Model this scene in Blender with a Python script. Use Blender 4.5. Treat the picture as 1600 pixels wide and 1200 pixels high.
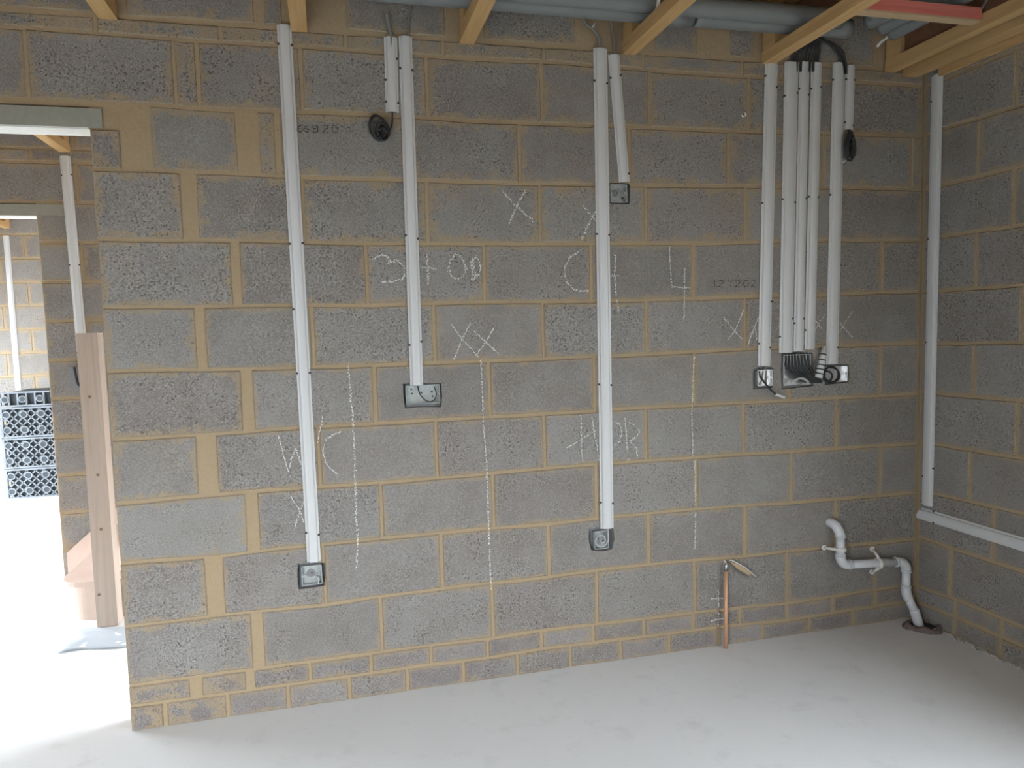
import bpy, bmesh, math, random
from mathutils import Vector, Matrix
for _o in list(bpy.data.objects): bpy.data.objects.remove(_o)
SC = bpy.context.scene
COL = SC.collection
rnd = random.Random(7)

# ------------------------------------------------------------------ camera
CAM = Vector((-0.3804, -2.7734, 1.407))
F_PX = 1140.41
VR = Vector((0.96972534, -0.24268836, -0.02711332))
VU = Vector((0.04521855, 0.06934541, 0.99656736))
VF = Vector((0.23997511, 0.96762264, -0.07822002))
cd = bpy.data.cameras.new('camera'); cam = bpy.data.objects.new('camera', cd); COL.objects.link(cam)
cd.sensor_width = 36.0; cd.lens = F_PX / 1600 * 36.0; cd.clip_start = 0.02
cam.matrix_world = Matrix(((VR.x, VU.x, -VF.x, CAM.x), (VR.y, VU.y, -VF.y, CAM.y), (VR.z, VU.z, -VF.z, CAM.z), (0, 0, 0, 1)))
SC.camera = cam

# ------------------------------------------------------------------ light
vs = SC.view_settings
vs.view_transform = 'Standard'; vs.look = 'None'; vs.gamma = 1.0; vs.use_curve_mapping = False
vs.exposure = 0.0
w = bpy.data.worlds.new('sky'); SC.world = w; w.use_nodes = True
wn = w.node_tree.nodes; wl = w.node_tree.links
bg = wn['Background']; bg.inputs['Strength'].default_value = 40.0
bg.inputs['Color'].default_value = (0.93, 0.97, 1.0, 1)
# overcast sky: brighter overhead than at the horizon
_tc = wn.new('ShaderNodeTexCoord'); _sx = wn.new('ShaderNodeSeparateXYZ'); wl.new(_tc.outputs['Generated'], _sx.inputs[0])
_mr = wn.new('ShaderNodeMapRange'); wl.new(_sx.outputs[2], _mr.inputs[0])
for _i, _v in enumerate((0.0, 1.0, 0.33, 1.0)): _mr.inputs[_i+1].default_value = _v
_vm = wn.new('ShaderNodeVectorMath'); _vm.operation = 'SCALE'; _vm.inputs[0].default_value = (0.875, 0.94, 1.0)
wl.new(_mr.outputs[0], _vm.inputs['Scale']); wl.new(_vm.outputs[0], bg.inputs['Color'])

# room limits
XL, XR = -1.128, 2.225            # end of the front wall / right corner
YB = -3.45                         # back wall
XW = -4.2                         # outer left wall
YH = 1.97                         # hall wall
YF = 5.2                          # far wall
ZC = 2.70                         # underside of the deck
JZ = 2.467                        # underside of the joists

def portal(name, loc, rot, sx, sy):
    l = bpy.data.lights.new(name, 'AREA'); l.shape = 'RECTANGLE'; l.size = sx; l.size_y = sy
    l.energy = 1; l.cycles.is_portal = True
    o = bpy.data.objects.new(name, l); COL.objects.link(o); o.location = loc; o.rotation_euler = rot
    return o
P2 = math.pi / 2
# openings: (x0,x1,z0,z1) in the back wall, (y0,y1,z0,z1) in the outer left wall and far wall
OP_BACK = [(-2.7, -1.3, 0.0, 1.98)]
OP_RIGHT = [(-3.40, -1.75, 0.72, 1.98)]
OP_LEFT = [(1.3, 4.9, 0.0, 2.1)]
for a in OP_BACK:
    portal('daylight_portal', ((a[0]+a[1])/2, YB-0.05, (a[2]+a[3])/2), (P2, 0, 0), a[1]-a[0], a[3]-a[2])
for a in OP_LEFT:
    portal('daylight_portal', (XW-0.05, (a[0]+a[1])/2, (a[2]+a[3])/2), (P2, 0, -P2), a[1]-a[0], a[3]-a[2])
for a in OP_RIGHT:
    portal('daylight_portal', (XR+0.30, (a[0]+a[1])/2, (a[2]+a[3])/2), (P2, 0, P2), a[1]-a[0], a[3]-a[2])
sun = bpy.data.lights.new('sun', 'SUN'); sun.energy = 1.5; sun.angle = math.radians(9); sun.color = (1.0, .97, .92)
so = bpy.data.objects.new('sun', sun); COL.objects.link(so)
so.rotation_euler = Vector((0.85, -0.10, -0.60)).to_track_quat('-Z', 'Y').to_euler()

# ------------------------------------------------------------------ projection onto real planes
def ray(px, py): return VF + VR * ((px-800)/F_PX) - VU * ((py-600)/F_PX)
def on(ax, v, px, py):
    d = ray(px, py); t = (v - CAM[ax]) / d[ax]; return CAM + d * t
def fw(px, py, y=0.0):            # point on the front wall -> (x, z)
    p = on(1, y, px, py); return (p.x, p.z)
def rw(px, py, x=XR):             # point on the right wall -> (y, z)
    p = on(0, x, px, py); return (p.y, p.z)
def solve(px, z, ax, fixed):      # unknown coordinate ax for pixel column px at height z
    k = (px-800)/F_PX; n = VF*k - VR
    v = [0, 0, z-CAM.z]; oth = 1-ax
    v[oth] = fixed - CAM[oth]
    return CAM[ax] - (v[oth]*n[oth] + v[2]*n[2]) / n[ax]

# ------------------------------------------------------------------ materials
class NT:
    def __init__(s, name):
        s.m = bpy.data.materials.new(name); s.m.use_nodes = True
        s.t = s.m.node_tree; s.n = s.t.nodes; s.l = s.t.links
        s.b = s.n['Principled BSDF']; s.b.inputs['Specular IOR Level'].default_value = 0.25
        s.pos = s.add('ShaderNodeNewGeometry').outputs['Position']
    def add(s, ty, **kw):
        n = s.n.new(ty)
        for k, v in kw.items(): setattr(n, k, v)
        return n
    def put(s, sock, v):
        if hasattr(v, 'is_linked') or isinstance(v, bpy.types.NodeSocket): s.l.new(v, sock)
        else: sock.default_value = v
    def noise(s, scale, detail=3, rough=.6, vec=None, dist=0):
        n = s.add('ShaderNodeTexNoise'); s.l.new(vec or s.pos, n.inputs['Vector'])
        n.inputs['Scale'].default_value = scale; n.inputs['Detail'].default_value = detail
        n.inputs['Roughness'].default_value = rough; n.inputs['Distortion'].default_value = dist
        return n.outputs['Fac']
    def voro(s, scale, vec=None, rnd_=1.0):
        n = s.add('ShaderNodeTexVoronoi'); s.l.new(vec or s.pos, n.inputs['Vector'])
        n.inputs['Scale'].default_value = scale; n.inputs['Randomness'].default_value = rnd_
        return n.outputs['Distance'], n.outputs['Color']
    def mr(s, v, a, b, c=0.0, d=1.0, clamp=True):
        n = s.add('ShaderNodeMapRange'); n.clamp = clamp
        s.put(n.inputs[0], v)
        for i, q in enumerate((a, b, c, d)): s.put(n.inputs[i+1], q)
        return n.outputs[0]
    def math(s, op, a, b=0.0):
        n = s.add('ShaderNodeMath', operation=op); s.put(n.inputs[0], a); s.put(n.inputs[1], b); return n.outputs[0]
    def mix(s, f, a, b, mode='MIX'):
        n = s.add('ShaderNodeMix', data_type='RGBA', blend_type=mode)
        s.put(n.inputs[0], f)
        for i, q in ((6, a), (7, b)):
            if isinstance(q, tuple): q = q if len(q) == 4 else q + (1,)
            s.put(n.inputs[i], q)
        return n.outputs[2]
    def attr(s, name):
        n = s.add('ShaderNodeAttribute', attribute_type='OBJECT', attribute_name=name); return n.outputs['Fac']
    def orand(s): return s.add('ShaderNodeObjectInfo').outputs['Random']
    def col(s, c): s.put(s.b.inputs['Base Color'], c if not isinstance(c, tuple) else c + (1,))
    def rough(s, v): s.put(s.b.inputs['Roughness'], v)
    def bump(s, h, strength=.3, dist=.002):
        n = s.add('ShaderNodeBump'); n.inputs['Strength'].default_value = strength; n.inputs['Distance'].default_value = dist
        s.put(n.inputs['Height'], h); s.l.new(n.outputs[0], s.b.inputs['Normal'])

MORT = (0.39, 0.275, 0.145)
def mat_mortar():
    n = NT('mortar'); n.rough(.95)
    c = n.mix(n.noise(5, 4), (0.36, .262, .155), (0.46, .355, .225))
    c = n.mix(n.mr(n.noise(420, 2), .35, .7), c, (0.24, .17, .10), 'MIX')
    n.col(n.mix(.5, c, n.mix(n.noise(60, 3), (.35, .275, .175), (.47, .375, .25))))
    n.bump(n.math('ADD', n.noise(90, 4), n.noise(25, 2)), .6, .004); return n.m
def edge_dist(n):
    o = []
    for nm in ('uv_a', 'uv_b'):
        u = n.add('ShaderNodeUVMap', uv_map=nm); sx = n.add('ShaderNodeSeparateXYZ'); n.l.new(u.outputs[0], sx.inputs[0])
        o += [sx.outputs[0], sx.outputs[1]]
    return n.math('MINIMUM', n.math('MINIMUM', o[0], o[1]), n.math('MINIMUM', o[2], o[3]))
def mat_block(name, a, b, fine=.30, pit=.0, smear=True):
    n = NT(name); n.rough(.92)
    r = n.orand()
    c = n.mix(r, a, b)
    r2 = n.math('FRACT', n.math('MULTIPLY', r, 17.3))
    c = n.mix(n.math('MULTIPLY', r2, .55), c, (.20, .165, .145))
    big = n.noise(6, 3)
    c = n.mix(n.mr(big, .3, .72, .0, .40), c, (.36, .36, .345))
    # coarse open grain
    zone = n.mr(n.math('ADD', n.noise(9, 3, .7), n.math('MULTIPLY', n.math('SUBTRACT', n.math('FRACT', n.math('MULTIPLY', r, 7.7)), .5), .20)), .42, .66)
    g = n.noise(190, 3, .75)
    gs = n.mr(zone, 0, 1, .45, 1.0)
    c = n.mix(n.math('MULTIPLY', n.mr(g, .50, .62, 0, .60), gs), c, (.46, .45, .42))
    c = n.mix(n.math('MULTIPLY', n.mr(g, .48, .36, 0, .50), gs), c, (.075, .072, .066))
    g2 = n.noise(95, 2, .6)
    d, _ = n.voro(100)
    dz = n.math('MULTIPLY', n.mr(d, .40, .22), n.mr(zone, 0, 1, .10, 1.0))
    dz = n.math('MULTIPLY', dz, n.mr(g2, .45, .56))
    c = n.mix(n.math('MULTIPLY', dz, .62), c, (.04, .038, .036))
    d2, _ = n.voro(140)
    lz = n.math('MULTIPLY', n.mr(d2, .26, .12), n.mr(n.noise(60, 2), .55, .65))
    c = n.mix(n.math('MULTIPLY', lz, .55), c, (.55, .54, .50))
    if smear:
        e = edge_dist(n)
        wob = n.math('MULTIPLY', n.mr(n.noise(14, 4, .65), .42, .78, 0.0, 1.0), .085)
        amt = n.attr('smear')
        lim = n.math('ADD', .003, n.math('MULTIPLY', wob, n.math('ADD', .10, amt)))
        f = n.mr(n.math('SUBTRACT', e, lim), .010, -.004)
        st = n.math('MULTIPLY', n.mr(n.noise(4.5, 4, .6), .55, .76), amt)
        f = n.math('MINIMUM', n.math('ADD', n.math('MULTIPLY', f, .75), n.math('MULTIPLY', st, .8)), 1.0)
        f = n.math('MULTIPLY', f, n.mr(dz, 0, 1, 1, .4))
        f = n.math('MULTIPLY', f, n.mr(g, .35, .55, .55, 1))
        c = n.mix(f, c, n.mix(n.noise(30), (.32, .245, .155), (.43, .34, .22)))
    n.col(c)
    h = n.math('SUBTRACT', n.math('MULTIPLY', g, .8), n.math('MULTIPLY', dz, 1.0))
    n.bump(h, .75, .005); return n.m
def mat_simple(name, a, rough=.6, metal=0.0, var=.12, scale=20, bump=0, spec=.3):
    n = NT(name); n.rough(rough); n.b.inputs['Metallic'].default_value = metal; n.b.inputs['Specular IOR Level'].default_value = spec
    lo = tuple(x*(1-var) for x in a); hi = tuple(min(1, x*(1+var)) for x in a)
    n.col(n.mix(n.noise(scale, 3), lo, hi))
    if bump: n.bump(n.noise(scale*4, 3), bump, .002)
    return n.m
def mat_wood(name, a, b, axis=1, knots=True):
    n = NT(name); n.rough(.7)
    mp = n.add('ShaderNodeMapping'); n.l.new(n.pos, mp.inputs[0])
    sc = [55, 55, 55]; sc[axis] = 2.0; mp.inputs['Scale'].default_value = sc
    g = n.noise(1, 4, .6, mp.outputs[0], 1.2)
    c = n.mix(n.mr(g, .3, .7), a, b)
    c = n.mix(n.math('MULTIPLY', n.orand(), .35), c, tuple(x*.62 for x in a))
    if knots:
        d, _ = n.voro(4.5)
        c = n.mix(n.mr(d, .085, .03, 0, .75), c, tuple(x*.28 for x in a))
    n.col(c); n.bump(g, .2, .001); return n.m
def mat_floor():
    n = NT('concrete_screed'); n.rough(n.mr(n.noise(3, 3), .3, .7, .45, .62)); n.b.inputs['Specular IOR Level'].default_value = .35
    c = n.mix(n.noise(1.6, 5, .62), (.72, .74, .75), (.80, .815, .825))
    c = n.mix(n.mr(n.noise(7, 5, .7), .55, .8, 0, .35), c, (.44, .44, .43))
    c = n.mix(n.mr(n.noise(55, 3), .68, .8, 0, .5), c, (.35, .34, .32))
    n.col(c); n.bump(n.noise(30, 4), .12, .002); return n.m

M = {}
M['mortar'] = mat_mortar()
M['block'] = mat_block('concrete_block', (.206, .191, .176), (.268, .254, .238))
M['brick'] = mat_block('plinth_brick', (.180, .155, .150), (.27, .24, .23))
M['dust'] = mat_simple('chased_dust', (.24, .24, .245), .95, scale=80, bump=.5)
M['floor'] = mat_floor()
M['chipboard'] = mat_simple('chipboard_deck', (.20, .10, .055), .85, scale=30, var=.3)
M['joist'] = mat_wood('joist_timber', (.50, .31, .13), (.62, .42, .20))
M['joist_x'] = mat_wood('painted_timber', (.62, .16, .13), (.72, .25, .20), 0, False)
M['post'] = mat_wood('post_timber', (.40, .325, .27), (.48, .40, .34), 2)
M['stair'] = mat_simple('stair_board', (.62, .49, .42), .6, scale=8)
M['pvc'] = mat_simple('white_plastic', (.60, .61, .61), .38, var=.04, scale=6, spec=.5)
M['pipe'] = mat_simple('waste_pipe_plastic', (.62, .64, .67), .35, var=.03, spec=.5)
M['duct'] = mat_simple('grey_duct_plastic', (.19, .205, .205), .45, scale=15)
M['steel'] = mat_simple('galvanised_steel', (.55, .58, .58), .38, 1.0, scale=60, var=.25)
M['box'] = mat_simple('galvanised_box', (.42, .45, .44), .55, .25, scale=90, var=.25)
M['boxbright'] = mat_simple('bright_galvanised_box', (.80, .82, .84), .30, .8, scale=60, var=.25)
M['black'] = mat_simple('black_cable', (.035, .037, .04), .45)
M['grey'] = mat_simple('grey_cable', (.20, .20, .19), .5)
M['lgrey'] = mat_simple('pale_grey_cable', (.42, .43, .43), .5)
M['nail'] = mat_simple('dark_nail', (.06, .05, .045), .6, .3)
M['lintel'] = mat_simple('lintel_concrete', (.30, .30, .255), .9, scale=50, var=.15, bump=.2)
M['lit_soffit'] = mat_simple('lit_lintel_underside', (.72, .72, .68), .9, scale=60, bump=.3)  # light from the bright floor painted in, paler than the lintel concrete
M['copper'] = mat_simple('copper_pipe', (.62, .36, .23), .5, .35, scale=30)
M['knot'] = mat_simple('wood_knot', (.20, .14, .10), .8)
M['tan'] = mat_simple('tan_sleeve', (.50, .37, .23), .8, scale=60)
M['white'] = mat_simple('white_plug', (.70, .69, .66), .6)
M['chalk'] = mat_simple('white_chalk', (.82, .82, .80), .95)
M['ink'] = mat_simple('faded_black_ink', (.035, .03, .028), .9)
M['clay'] = mat_simple('terracotta', (.165, .13, .12), .9, scale=30, var=.25, bump=.4)
M['crate'] = mat_simple('grey_plastic_lattice', (.15, .17, .19), .5, scale=9, var=.35)
M['crate_dark'] = mat_simple('dark_plastic_core', (.04, .048, .055), .7)
M['sheet'] = mat_simple('blue_grey_membrane', (.42, .47, .52), .55, scale=12, bump=.3)
M['plain'] = mat_simple('plain_blockwork', (.26, .25, .23), .95, scale=4, var=.2)
M['ground'] = mat_simple('dark_ground', (.055, .05, .04), 1, scale=2, var=.3)  # unseen ground, added dark so little light bounces up to the wall top
M['crumb'] = mat_simple('mortar_crumbs', (.50, .47, .42), .95)

# ------------------------------------------------------------------ object helpers
def mesh_obj(name, verts, faces, mat, parent=None, smooth=False, uvs=None):
    me = bpy.data.meshes.new(name); me.from_pydata([tuple(v) for v in verts], [], faces)
    if mat: me.materials.append(M[mat] if isinstance(mat, str) else mat)
    if smooth: me.shade_smooth()
    o = bpy.data.objects.new(name, me); COL.objects.link(o)
    if parent: o.parent = parent
    return o
def tag(o, label=None, cat=None, group=None, kind=None):
    if label: o['label'] = label
    if cat: o['category'] = cat
    if group: o['group'] = group
    if kind: o['kind'] = kind
    return o
def empty(name, loc, label, cat, group=None):
    o = bpy.data.objects.new(name, None); COL.objects.link(o); o.empty_display_size = .1
    o.location = loc; tag(o, label, cat, group); return o
class MB:
    def __init__(s): s.v = []; s.f = []
    def box(s, a, b):
        i = len(s.v); (x0, y0, z0), (x1, y1, z1) = a, b
        s.v += [(x0,y0,z0),(x1,y0,z0),(x1,y1,z0),(x0,y1,z0),(x0,y0,z1),(x1,y0,z1),(x1,y1,z1),(x0,y1,z1)]
        s.f += [tuple(i+k for k in q) for q in ((0,3,2,1),(4,5,6,7),(0,1,5,4),(1,2,6,5),(2,3,7,6),(3,0,4,7))]
        return s
    def poly(s, pts, d):          # prism from polygon pts (3d) along vector d
        i = len(s.v); n = len(pts); d = Vector(d)
        s.v += [Vector(p) for p in pts] + [Vector(p)+d for p in pts]
        s.f.append(tuple(range(i, i+n))); s.f.append(tuple(range(i+2*n-1, i+n-1, -1)))
        for k in range(n): s.f.append((i+k, i+n+k, i+n+(k+1) % n, i+(k+1) % n))
        return s
    def tube(s, pts, r, seg=8, caps=True, rr=None):
        pts = [Vector(p) for p in pts]; n = len(pts); i0 = len(s.v)
        up = None
        for k, p in enumerate(pts):
            t = (pts[min(k+1, n-1)] - pts[max(k-1, 0)]).normalized()
            if up is None:
                up = t.orthogonal().normalized()
            up = (up - t*up.dot(t)).normalized(); sd = t.cross(up)
            q = rr[k] if rr else r
            for j in range(seg):
                a = 2*math.pi*j/seg; s.v.append(p + up*(q*math.cos(a)) + sd*(q*math.sin(a)))
        for k in range(n-1):
            for j in range(seg):
                a = i0+k*seg+j; b = i0+k*seg+(j+1) % seg
                s.f.append((a, b, b+seg, a+seg))
        if caps:
            s.f.append(tuple(i0+j for j in range(seg))[::-1]); s.f.append(tuple(i0+(n-1)*seg+j for j in range(seg)))
        return s
    def disc(s, c, nrm, r, h, seg=10):
        c = Vector(c); nrm = Vector(nrm).normalized(); return s.tube([c, c+nrm*h], r, seg)
    def build(s, name, mat, parent=None, smooth=False):
        o = mesh_obj(name, s.v, s.f, mat, parent, False)
        if smooth:
            for p in o.data.polygons:
                p.use_smooth = len(p.vertices) <= 4
        if parent and parent.type == 'EMPTY':
            o.matrix_parent_inverse = Matrix.Translation(-parent.location)
        return o
def fixn(o):
    bm = bmesh.new(); bm.from_mesh(o.data); bmesh.ops.recalc_face_normals(bm, faces=bm.faces); bm.to_mesh(o.data); bm.free(); return o
def smooth_path(pts, n=6):
    pts = [Vector(p) for p in pts]; out = []
    for i in range(len(pts)-1):
        p0 = pts[max(i-1, 0)]; p1 = pts[i]; p2 = pts[i+1]; p3 = pts[min(i+2, len(pts)-1)]
        for k in range(n):
            t = k/n
            out.append(.5*((2*p1)+(p2-p0)*t+(2*p0-5*p1+4*p2-p3)*t*t+(3*p1-p0-3*p2+p3)*t**3))
    out.append(pts[-1]); return out

# a wall frame maps (u, v, d): u along wall, v up, d out of the wall towards the viewer
class Frame:
    def __init__(s, o, ud, dd): s.o = Vector(o); s.u = Vector(ud); s.d = Vector(dd); s.flip = s.u.cross(Vector((0, 0, 1))).dot(s.d) < 0
    def p(s, u, v, d=0.0): return s.o + s.u*u + Vector((0, 0, v)) + s.d*d
FRONT = Frame((0, 0, 0), (1, 0, 0), (0, -1, 0))
RIGHT = Frame((XR, 0, 0), (0, 1, 0), (-1, 0, 0))
HALL = Frame((0, YH, 0), (1, 0, 0), (0, -1, 0))
FAR = Frame((0, YF, 0), (1, 0, 0), (0, -1, 0))

def masonry(name, mat, frame, outline, parent, proud=.0, smear=.3, back=.03, bev=.004):
    """one block or brick: outline = ccw list of (u,v)"""
    n = len(outline)
    cu = sum(p[0] for p in outline)/n; cv = sum(p[1] for p in outline)/n
    u0 = min(p[0] for p in outline); u1 = max(p[0] for p in outline); v0 = min(p[1] for p in outline); v1 = max(p[1] for p in outline)
    def ins(p, b):
        du = (-b if p[0] > cu else b); dv = (-b if p[1] > cv else b)
        ku = min(1, abs(p[0]-cu)/((u1-u0)/2)*1.0); kv = min(1, abs(p[1]-cv)/((v1-v0)/2))
        return (p[0]+du*(ku > .8), p[1]+dv*(kv > .7))
    rings = [([ins(p, bev) for p in outline], proud), (outline, proud-bev), (outline, -back)]
    vs_, uv = [], []
    for ring, d in rings:
        for (a, b) in ring:
            vs_.append(frame.p(a, b, d)); uv.append((a-u0, b-v0, u1-a, v1-b))
    fs = [tuple(range(n))]
    for r in range(2):
        for k in range(n): fs.append((r*n+k, r*n+n+k, r*n+n+(k+1) % n, r*n+(k+1) % n))
    fs.append(tuple(range(3*n-1, 2*n-1, -1)))
    if frame.flip: fs = [f[::-1] for f in fs]
    o = mesh_obj(name, vs_, fs, mat, parent)
    for nm, (i, j) in (('uv_a', (0, 1)), ('uv_b', (2, 3))):
        L = o.data.uv_layers.new(name=nm)
        for lp in o.data.loops:
            q = uv[lp.vertex_index]; L.data[lp.index].uv = (q[i], q[j])
    o['smear'] = smear
    return o
def outline_rect(l, r, jb, jt, hv, jit=.0015, n=5):
    """jb, jt: functions u -> z of lower and upper bed joint centre"""
    pts = []
    for k in range(n):
        u = l+(r-l)*k/(n-1); pts.append((u+rnd.uniform(-jit, jit), jb(u)+hv+rnd.uniform(-jit, jit)))
    pts.append((r+rnd.uniform(-jit, jit), (jb(r)+jt(r))/2))
    for k in range(n):
        u = r+(l-r)*k/(n-1); pts.append((u+rnd.uniform(-jit, jit), jt(u)-hv+rnd.uniform(-jit, jit)))
    pts.append((l+rnd.uniform(-jit, jit), (jb(l)+jt(l))/2))
    return pts
def interp(pts):
    pts = sorted(pts)
    def f(u):
        if u <= pts[0][0]: return pts[0][1]
        for (a, b), (c, d) in zip(pts, pts[1:]):
            if u <= c: return b+(d-b)*(u-a)/(c-a)
        return pts[-1][1]
    return f

# ------------------------------------------------------------------ floor, ground, deck
floor = MB().box((XW-.1, YB-.1, -.12), (XR+.1, YF+.1, 0)).build('floor', 'floor'); tag(floor, 'pale grey smooth concrete screed floor', kind='structure')
grd = MB().box((-40, -40, -.30), (40, 40, -.14)).build('ground', 'ground'); tag(grd, 'unseen ground outside the building, dark to limit bounced light', kind='structure')
ceil = bpy.data.objects.new('ceiling', None); COL.objects.link(ceil); tag(ceil, 'reddish brown chipboard deck over the joists', kind='structure')
ceil.location = (0, 0, ZC)
y = YB-.1
while y < YF+.1:
    y2 = min(y+.6, YF+.1)
    MB().box((XW-.1, y+.002, ZC), (XR+.1, y2-.002, ZC+.022)).build('deck_board', 'chipboard', ceil)
    y = y2

# ------------------------------------------------------------------ front wall
Z0 = .16; CR = .225
BED = {0:[(575,1022.5),(662,1010),(762,999),(850,985),(1005,967.5),(1087,957.5),(1175,947.5),(1225,944),(1367,922)],
1:[(197,980),(350,961),(500,947),(595,932),(762,912),(807,909),(937,891),(1080,876),(1162,870),(1230,862),(1400,846)],
2:[(195,880),(350,869),(425,859),(595,842),(762,826),(850,820),(932,810),(1085,796),(1175,789),(1237,786),(1375,775)],
3:[(185,787),(325,774),(425,766),(590,755),(760,741),(850,732),(1012,720),(1162,710),(1237,706),(1375,696),(1432,694)],
4:[(175,687),(375,676),(425,671),(587,662),(762,652),(850,647),(1012,637),(1150,630),(1300,622),(1375,619)],
5:[(175,580),(375,577),(437,576),(582,571),(762,564),(850,561),(1010,554),(1150,546),(1325,540),(1432,536)],
6:[(200,479),(337,479),(437,477),(575,477),(757,472),(850,472),(1010,469),(1162,464),(1287,461),(1375,457)],
7:[(162,374),(362,376),(425,377),(570,381),(757,381),(850,381),(975,380),(1085,381),(1287,375),(1375,376)],
8:[(150,265),(337,269),(475,277),(662,282),(775,286),(825,287),(1012,290),(1150,291),(1350,294)],
9:[(212,162),(362,172),(512,175),(675,185),(775,191),(825,192),(1012,199),(1150,205),(1375,211)],
10:[(0,40.5),(150,51),(267,61),(375,67.5),(500,75),(662,87),(775,94),(850,96),(1075,114),(1150,119),(1375,130)]}
def bedf(k):
    pts = [fw(*p) for p in BED[k]]; m = sum(q[1] for q in pts)/len(pts)
    return interp(pts)
J = {k: bedf(k) for k in BED}
J[11] = lambda u: 2.477
J[-1] = lambda u: J[0](u)-.078
J[-2] = lambda u: -.006
HV = .0058; HT = .0056
# perpends, in pixel columns at mid course height; a pair is a thick joint
PERP = {
-2: [(255,262),(354,359),451,546,637,725,809,891,970,1046,1122,1192,1265,1332],
-1: [(296,316),(384,398),485,580,674,762,846,927,1007,1084,1157,1230,1301,1367],
0: [(394,411),596,770,933,1086,1230,1367],
1: [(322,350),507,690,858,1014,1164,1306],
2: [(385,404),596,771,932,1089,1236,1376],
3: [(308,340),499,682,851,1010,1162,1307],
4: [(378,396),586,765,929,1085,1234,1375],
5: [(306,322),488,679,849,1010,1165,1308],
6: [(362,377),573,757,924,1084,1234,1377],
7: [(284,309),473,668,844,1009,1165,1306],
8: [(187,236),(370,405),(430,438),640,812,984,1139,1287,1424],
9: [41,272,309,471,667,847,1015,1170,1318],
10: [149,344,540,692,850,1005,1160,1310]}
SMEAR = {-2: .15, -1: .15, 0: .15, 1: .15, 2: .15, 3: .15, 4: .2, 5: .2, 6: .25, 7: .55, 8: .6, 9: .45, 10: .8, 11: .6}

def l_prism():
    m = MB()
    pts = [(XL, 0), (XR, 0), (XR, ZC), (XW, ZC), (XW, 2.18), (XL, 2.18)]
    m.poly([(x, .0045, z) for x, z in pts], (0, .0955, 0)); return m
wall = fixn(l_prism().build('wall_front', 'mortar')); tag(wall, 'grey concrete block wall with sandy mortar, plinth bricks and white chalk marks', kind='structure')
blocks = []
for c in range(-2, 11):
    jb, jt = J[c], J[c+1]
    zm = (jb(.5)+jt(.5))/2
    left = XL if c < 9 else -3.6
    segs = []; cur = left + (0.0 if c < 9 else 0)
    if c >= 9:
        x = solve(PERP[c][0], zm, 0, 0.0); xs = []
        while x > -3.6: xs.append(x); x -= .45
        lst = sorted(xs)[:-1]
        for q in lst: segs.append((cur, q-HT)); cur = q+HT
    for p in PERP[c]:
        a, b = p if isinstance(p, tuple) else (p, p)
        xa = solve(a, zm, 0, 0.0); xb = solve(b, zm, 0, 0.0)
        if a == b: xa -= HT; xb += HT
        segs.append((cur, xa)); cur = xb
    segs.append((cur, XR-.010))
    br = c < 0 or c == 10
    for i, (l, r) in enumerate(segs):
        if r-l < .015: continue
        jt2 = jt
        if c == 8 and i == 0: jt2 = lambda u: 2.112
        hv = .006 if br else HV
        sm = SMEAR[c]
        if i == 0 and c < 9: sm = max(sm, .38)
        if i == 0 and c < 0: sm = .8
        if c in (-2, -1) and i == 1: sm = .9
        ol = outline_rect(l, r, jb, jt2, hv, .0018 if not br else .0015)
        o = masonry('plinth_brick' if c < 0 else ('coursing_block' if c == 10 else 'concrete_block'), 'brick' if c < 0 else 'block', FRONT, ol, wall,
                    proud=rnd.uniform(-.0015, .002)+(.0015 if (i == 0 and c < 9) else 0), smear=sm)
        blocks.append(o)
# infill blocks between the joist ends above
JX = [-1.655, -1.048, -0.434, 0.168, 0.820, 1.440]       # joist centres
INF = [(-3.3, -2.9), (-2.85, -2.30), (-2.25, -1.72), (-1.60, -1.10), (-.99, -.585), (-.555, -.49), (-.27, .09), (.235, .60), (.93, 1.12), (1.26, 1.38), (1.53, 1.96)]
for (l, r) in INF:
    ol = outline_rect(l, r, J[11], lambda u: ZC+.004, .012, .003)
    blocks.append(masonry('infill_block', 'block', FRONT, ol, wall, proud=-.001, smear=.65))
# lintel over the opening
lt = MB().box((-4.4, -.004, 2.112), (-1.088, .104, 2.174)).build('lintel', 'lintel', wall); tag(lt, 'grey concrete lintel over the left opening')
sf = MB().box((-4.3, .001, 2.1065), (XL-.004, .099, 2.112)).build('lintel_soffit', 'lit_soffit', wall); tag(sf, 'underside of the lintel, floor light painted in as a pale strip')

# ------------------------------------------------------------------ right wall
BEDR = {5:[(1466,537.5),(1597,534)],6:[(1467,455),(1597,445)],7:[(1470,370),(1597,352)],8:[(1475,289),(1597,259)],9:[(1474,201),(1597,166)],
4:[(1462,615),(1597,626)],3:[(1461,694),(1597,716)],2:[(1460,772),(1597,801)],1:[(1440,840),(1487,857),(1597,892)],0:[(1440,919),(1487,935),(1597,979)]}
JR = {}
for k, l in BEDR.items():
    pts = [rw(*p) for p in l]; zt = Z0+CR*k
    JR[k] = interp([(-1.2, zt), (-.62, pts[-1][1])] + pts[:-1] + [(0, pts[0][1])])
JR[10] = lambda u: Z0+CR*10+.004; JR[11] = lambda u: 2.49
JR[-1] = lambda u: JR[0](u)-.078; JR[-2] = lambda u: -.006; JR[12] = lambda u: ZC+.006
PR = {-2: 1562, -1: 1565, 0: 1485, 1: 1551, 2: 1515, 3: 1589, 4: 1522, 5: 1597, 6: 1525, 8: 1530}
wr = MB()
for (ya, yb_, za, zb_) in ((YB, OP_RIGHT[0][0], 0, ZC), (OP_RIGHT[0][0], OP_RIGHT[0][1], 0, OP_RIGHT[0][2]), (OP_RIGHT[0][0], OP_RIGHT[0][1], OP_RIGHT[0][3], ZC), (OP_RIGHT[0][1], .1, 0, ZC)):
    wr.box((XR+.0045, ya, za), (XR+.28, yb_, zb_))
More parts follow.
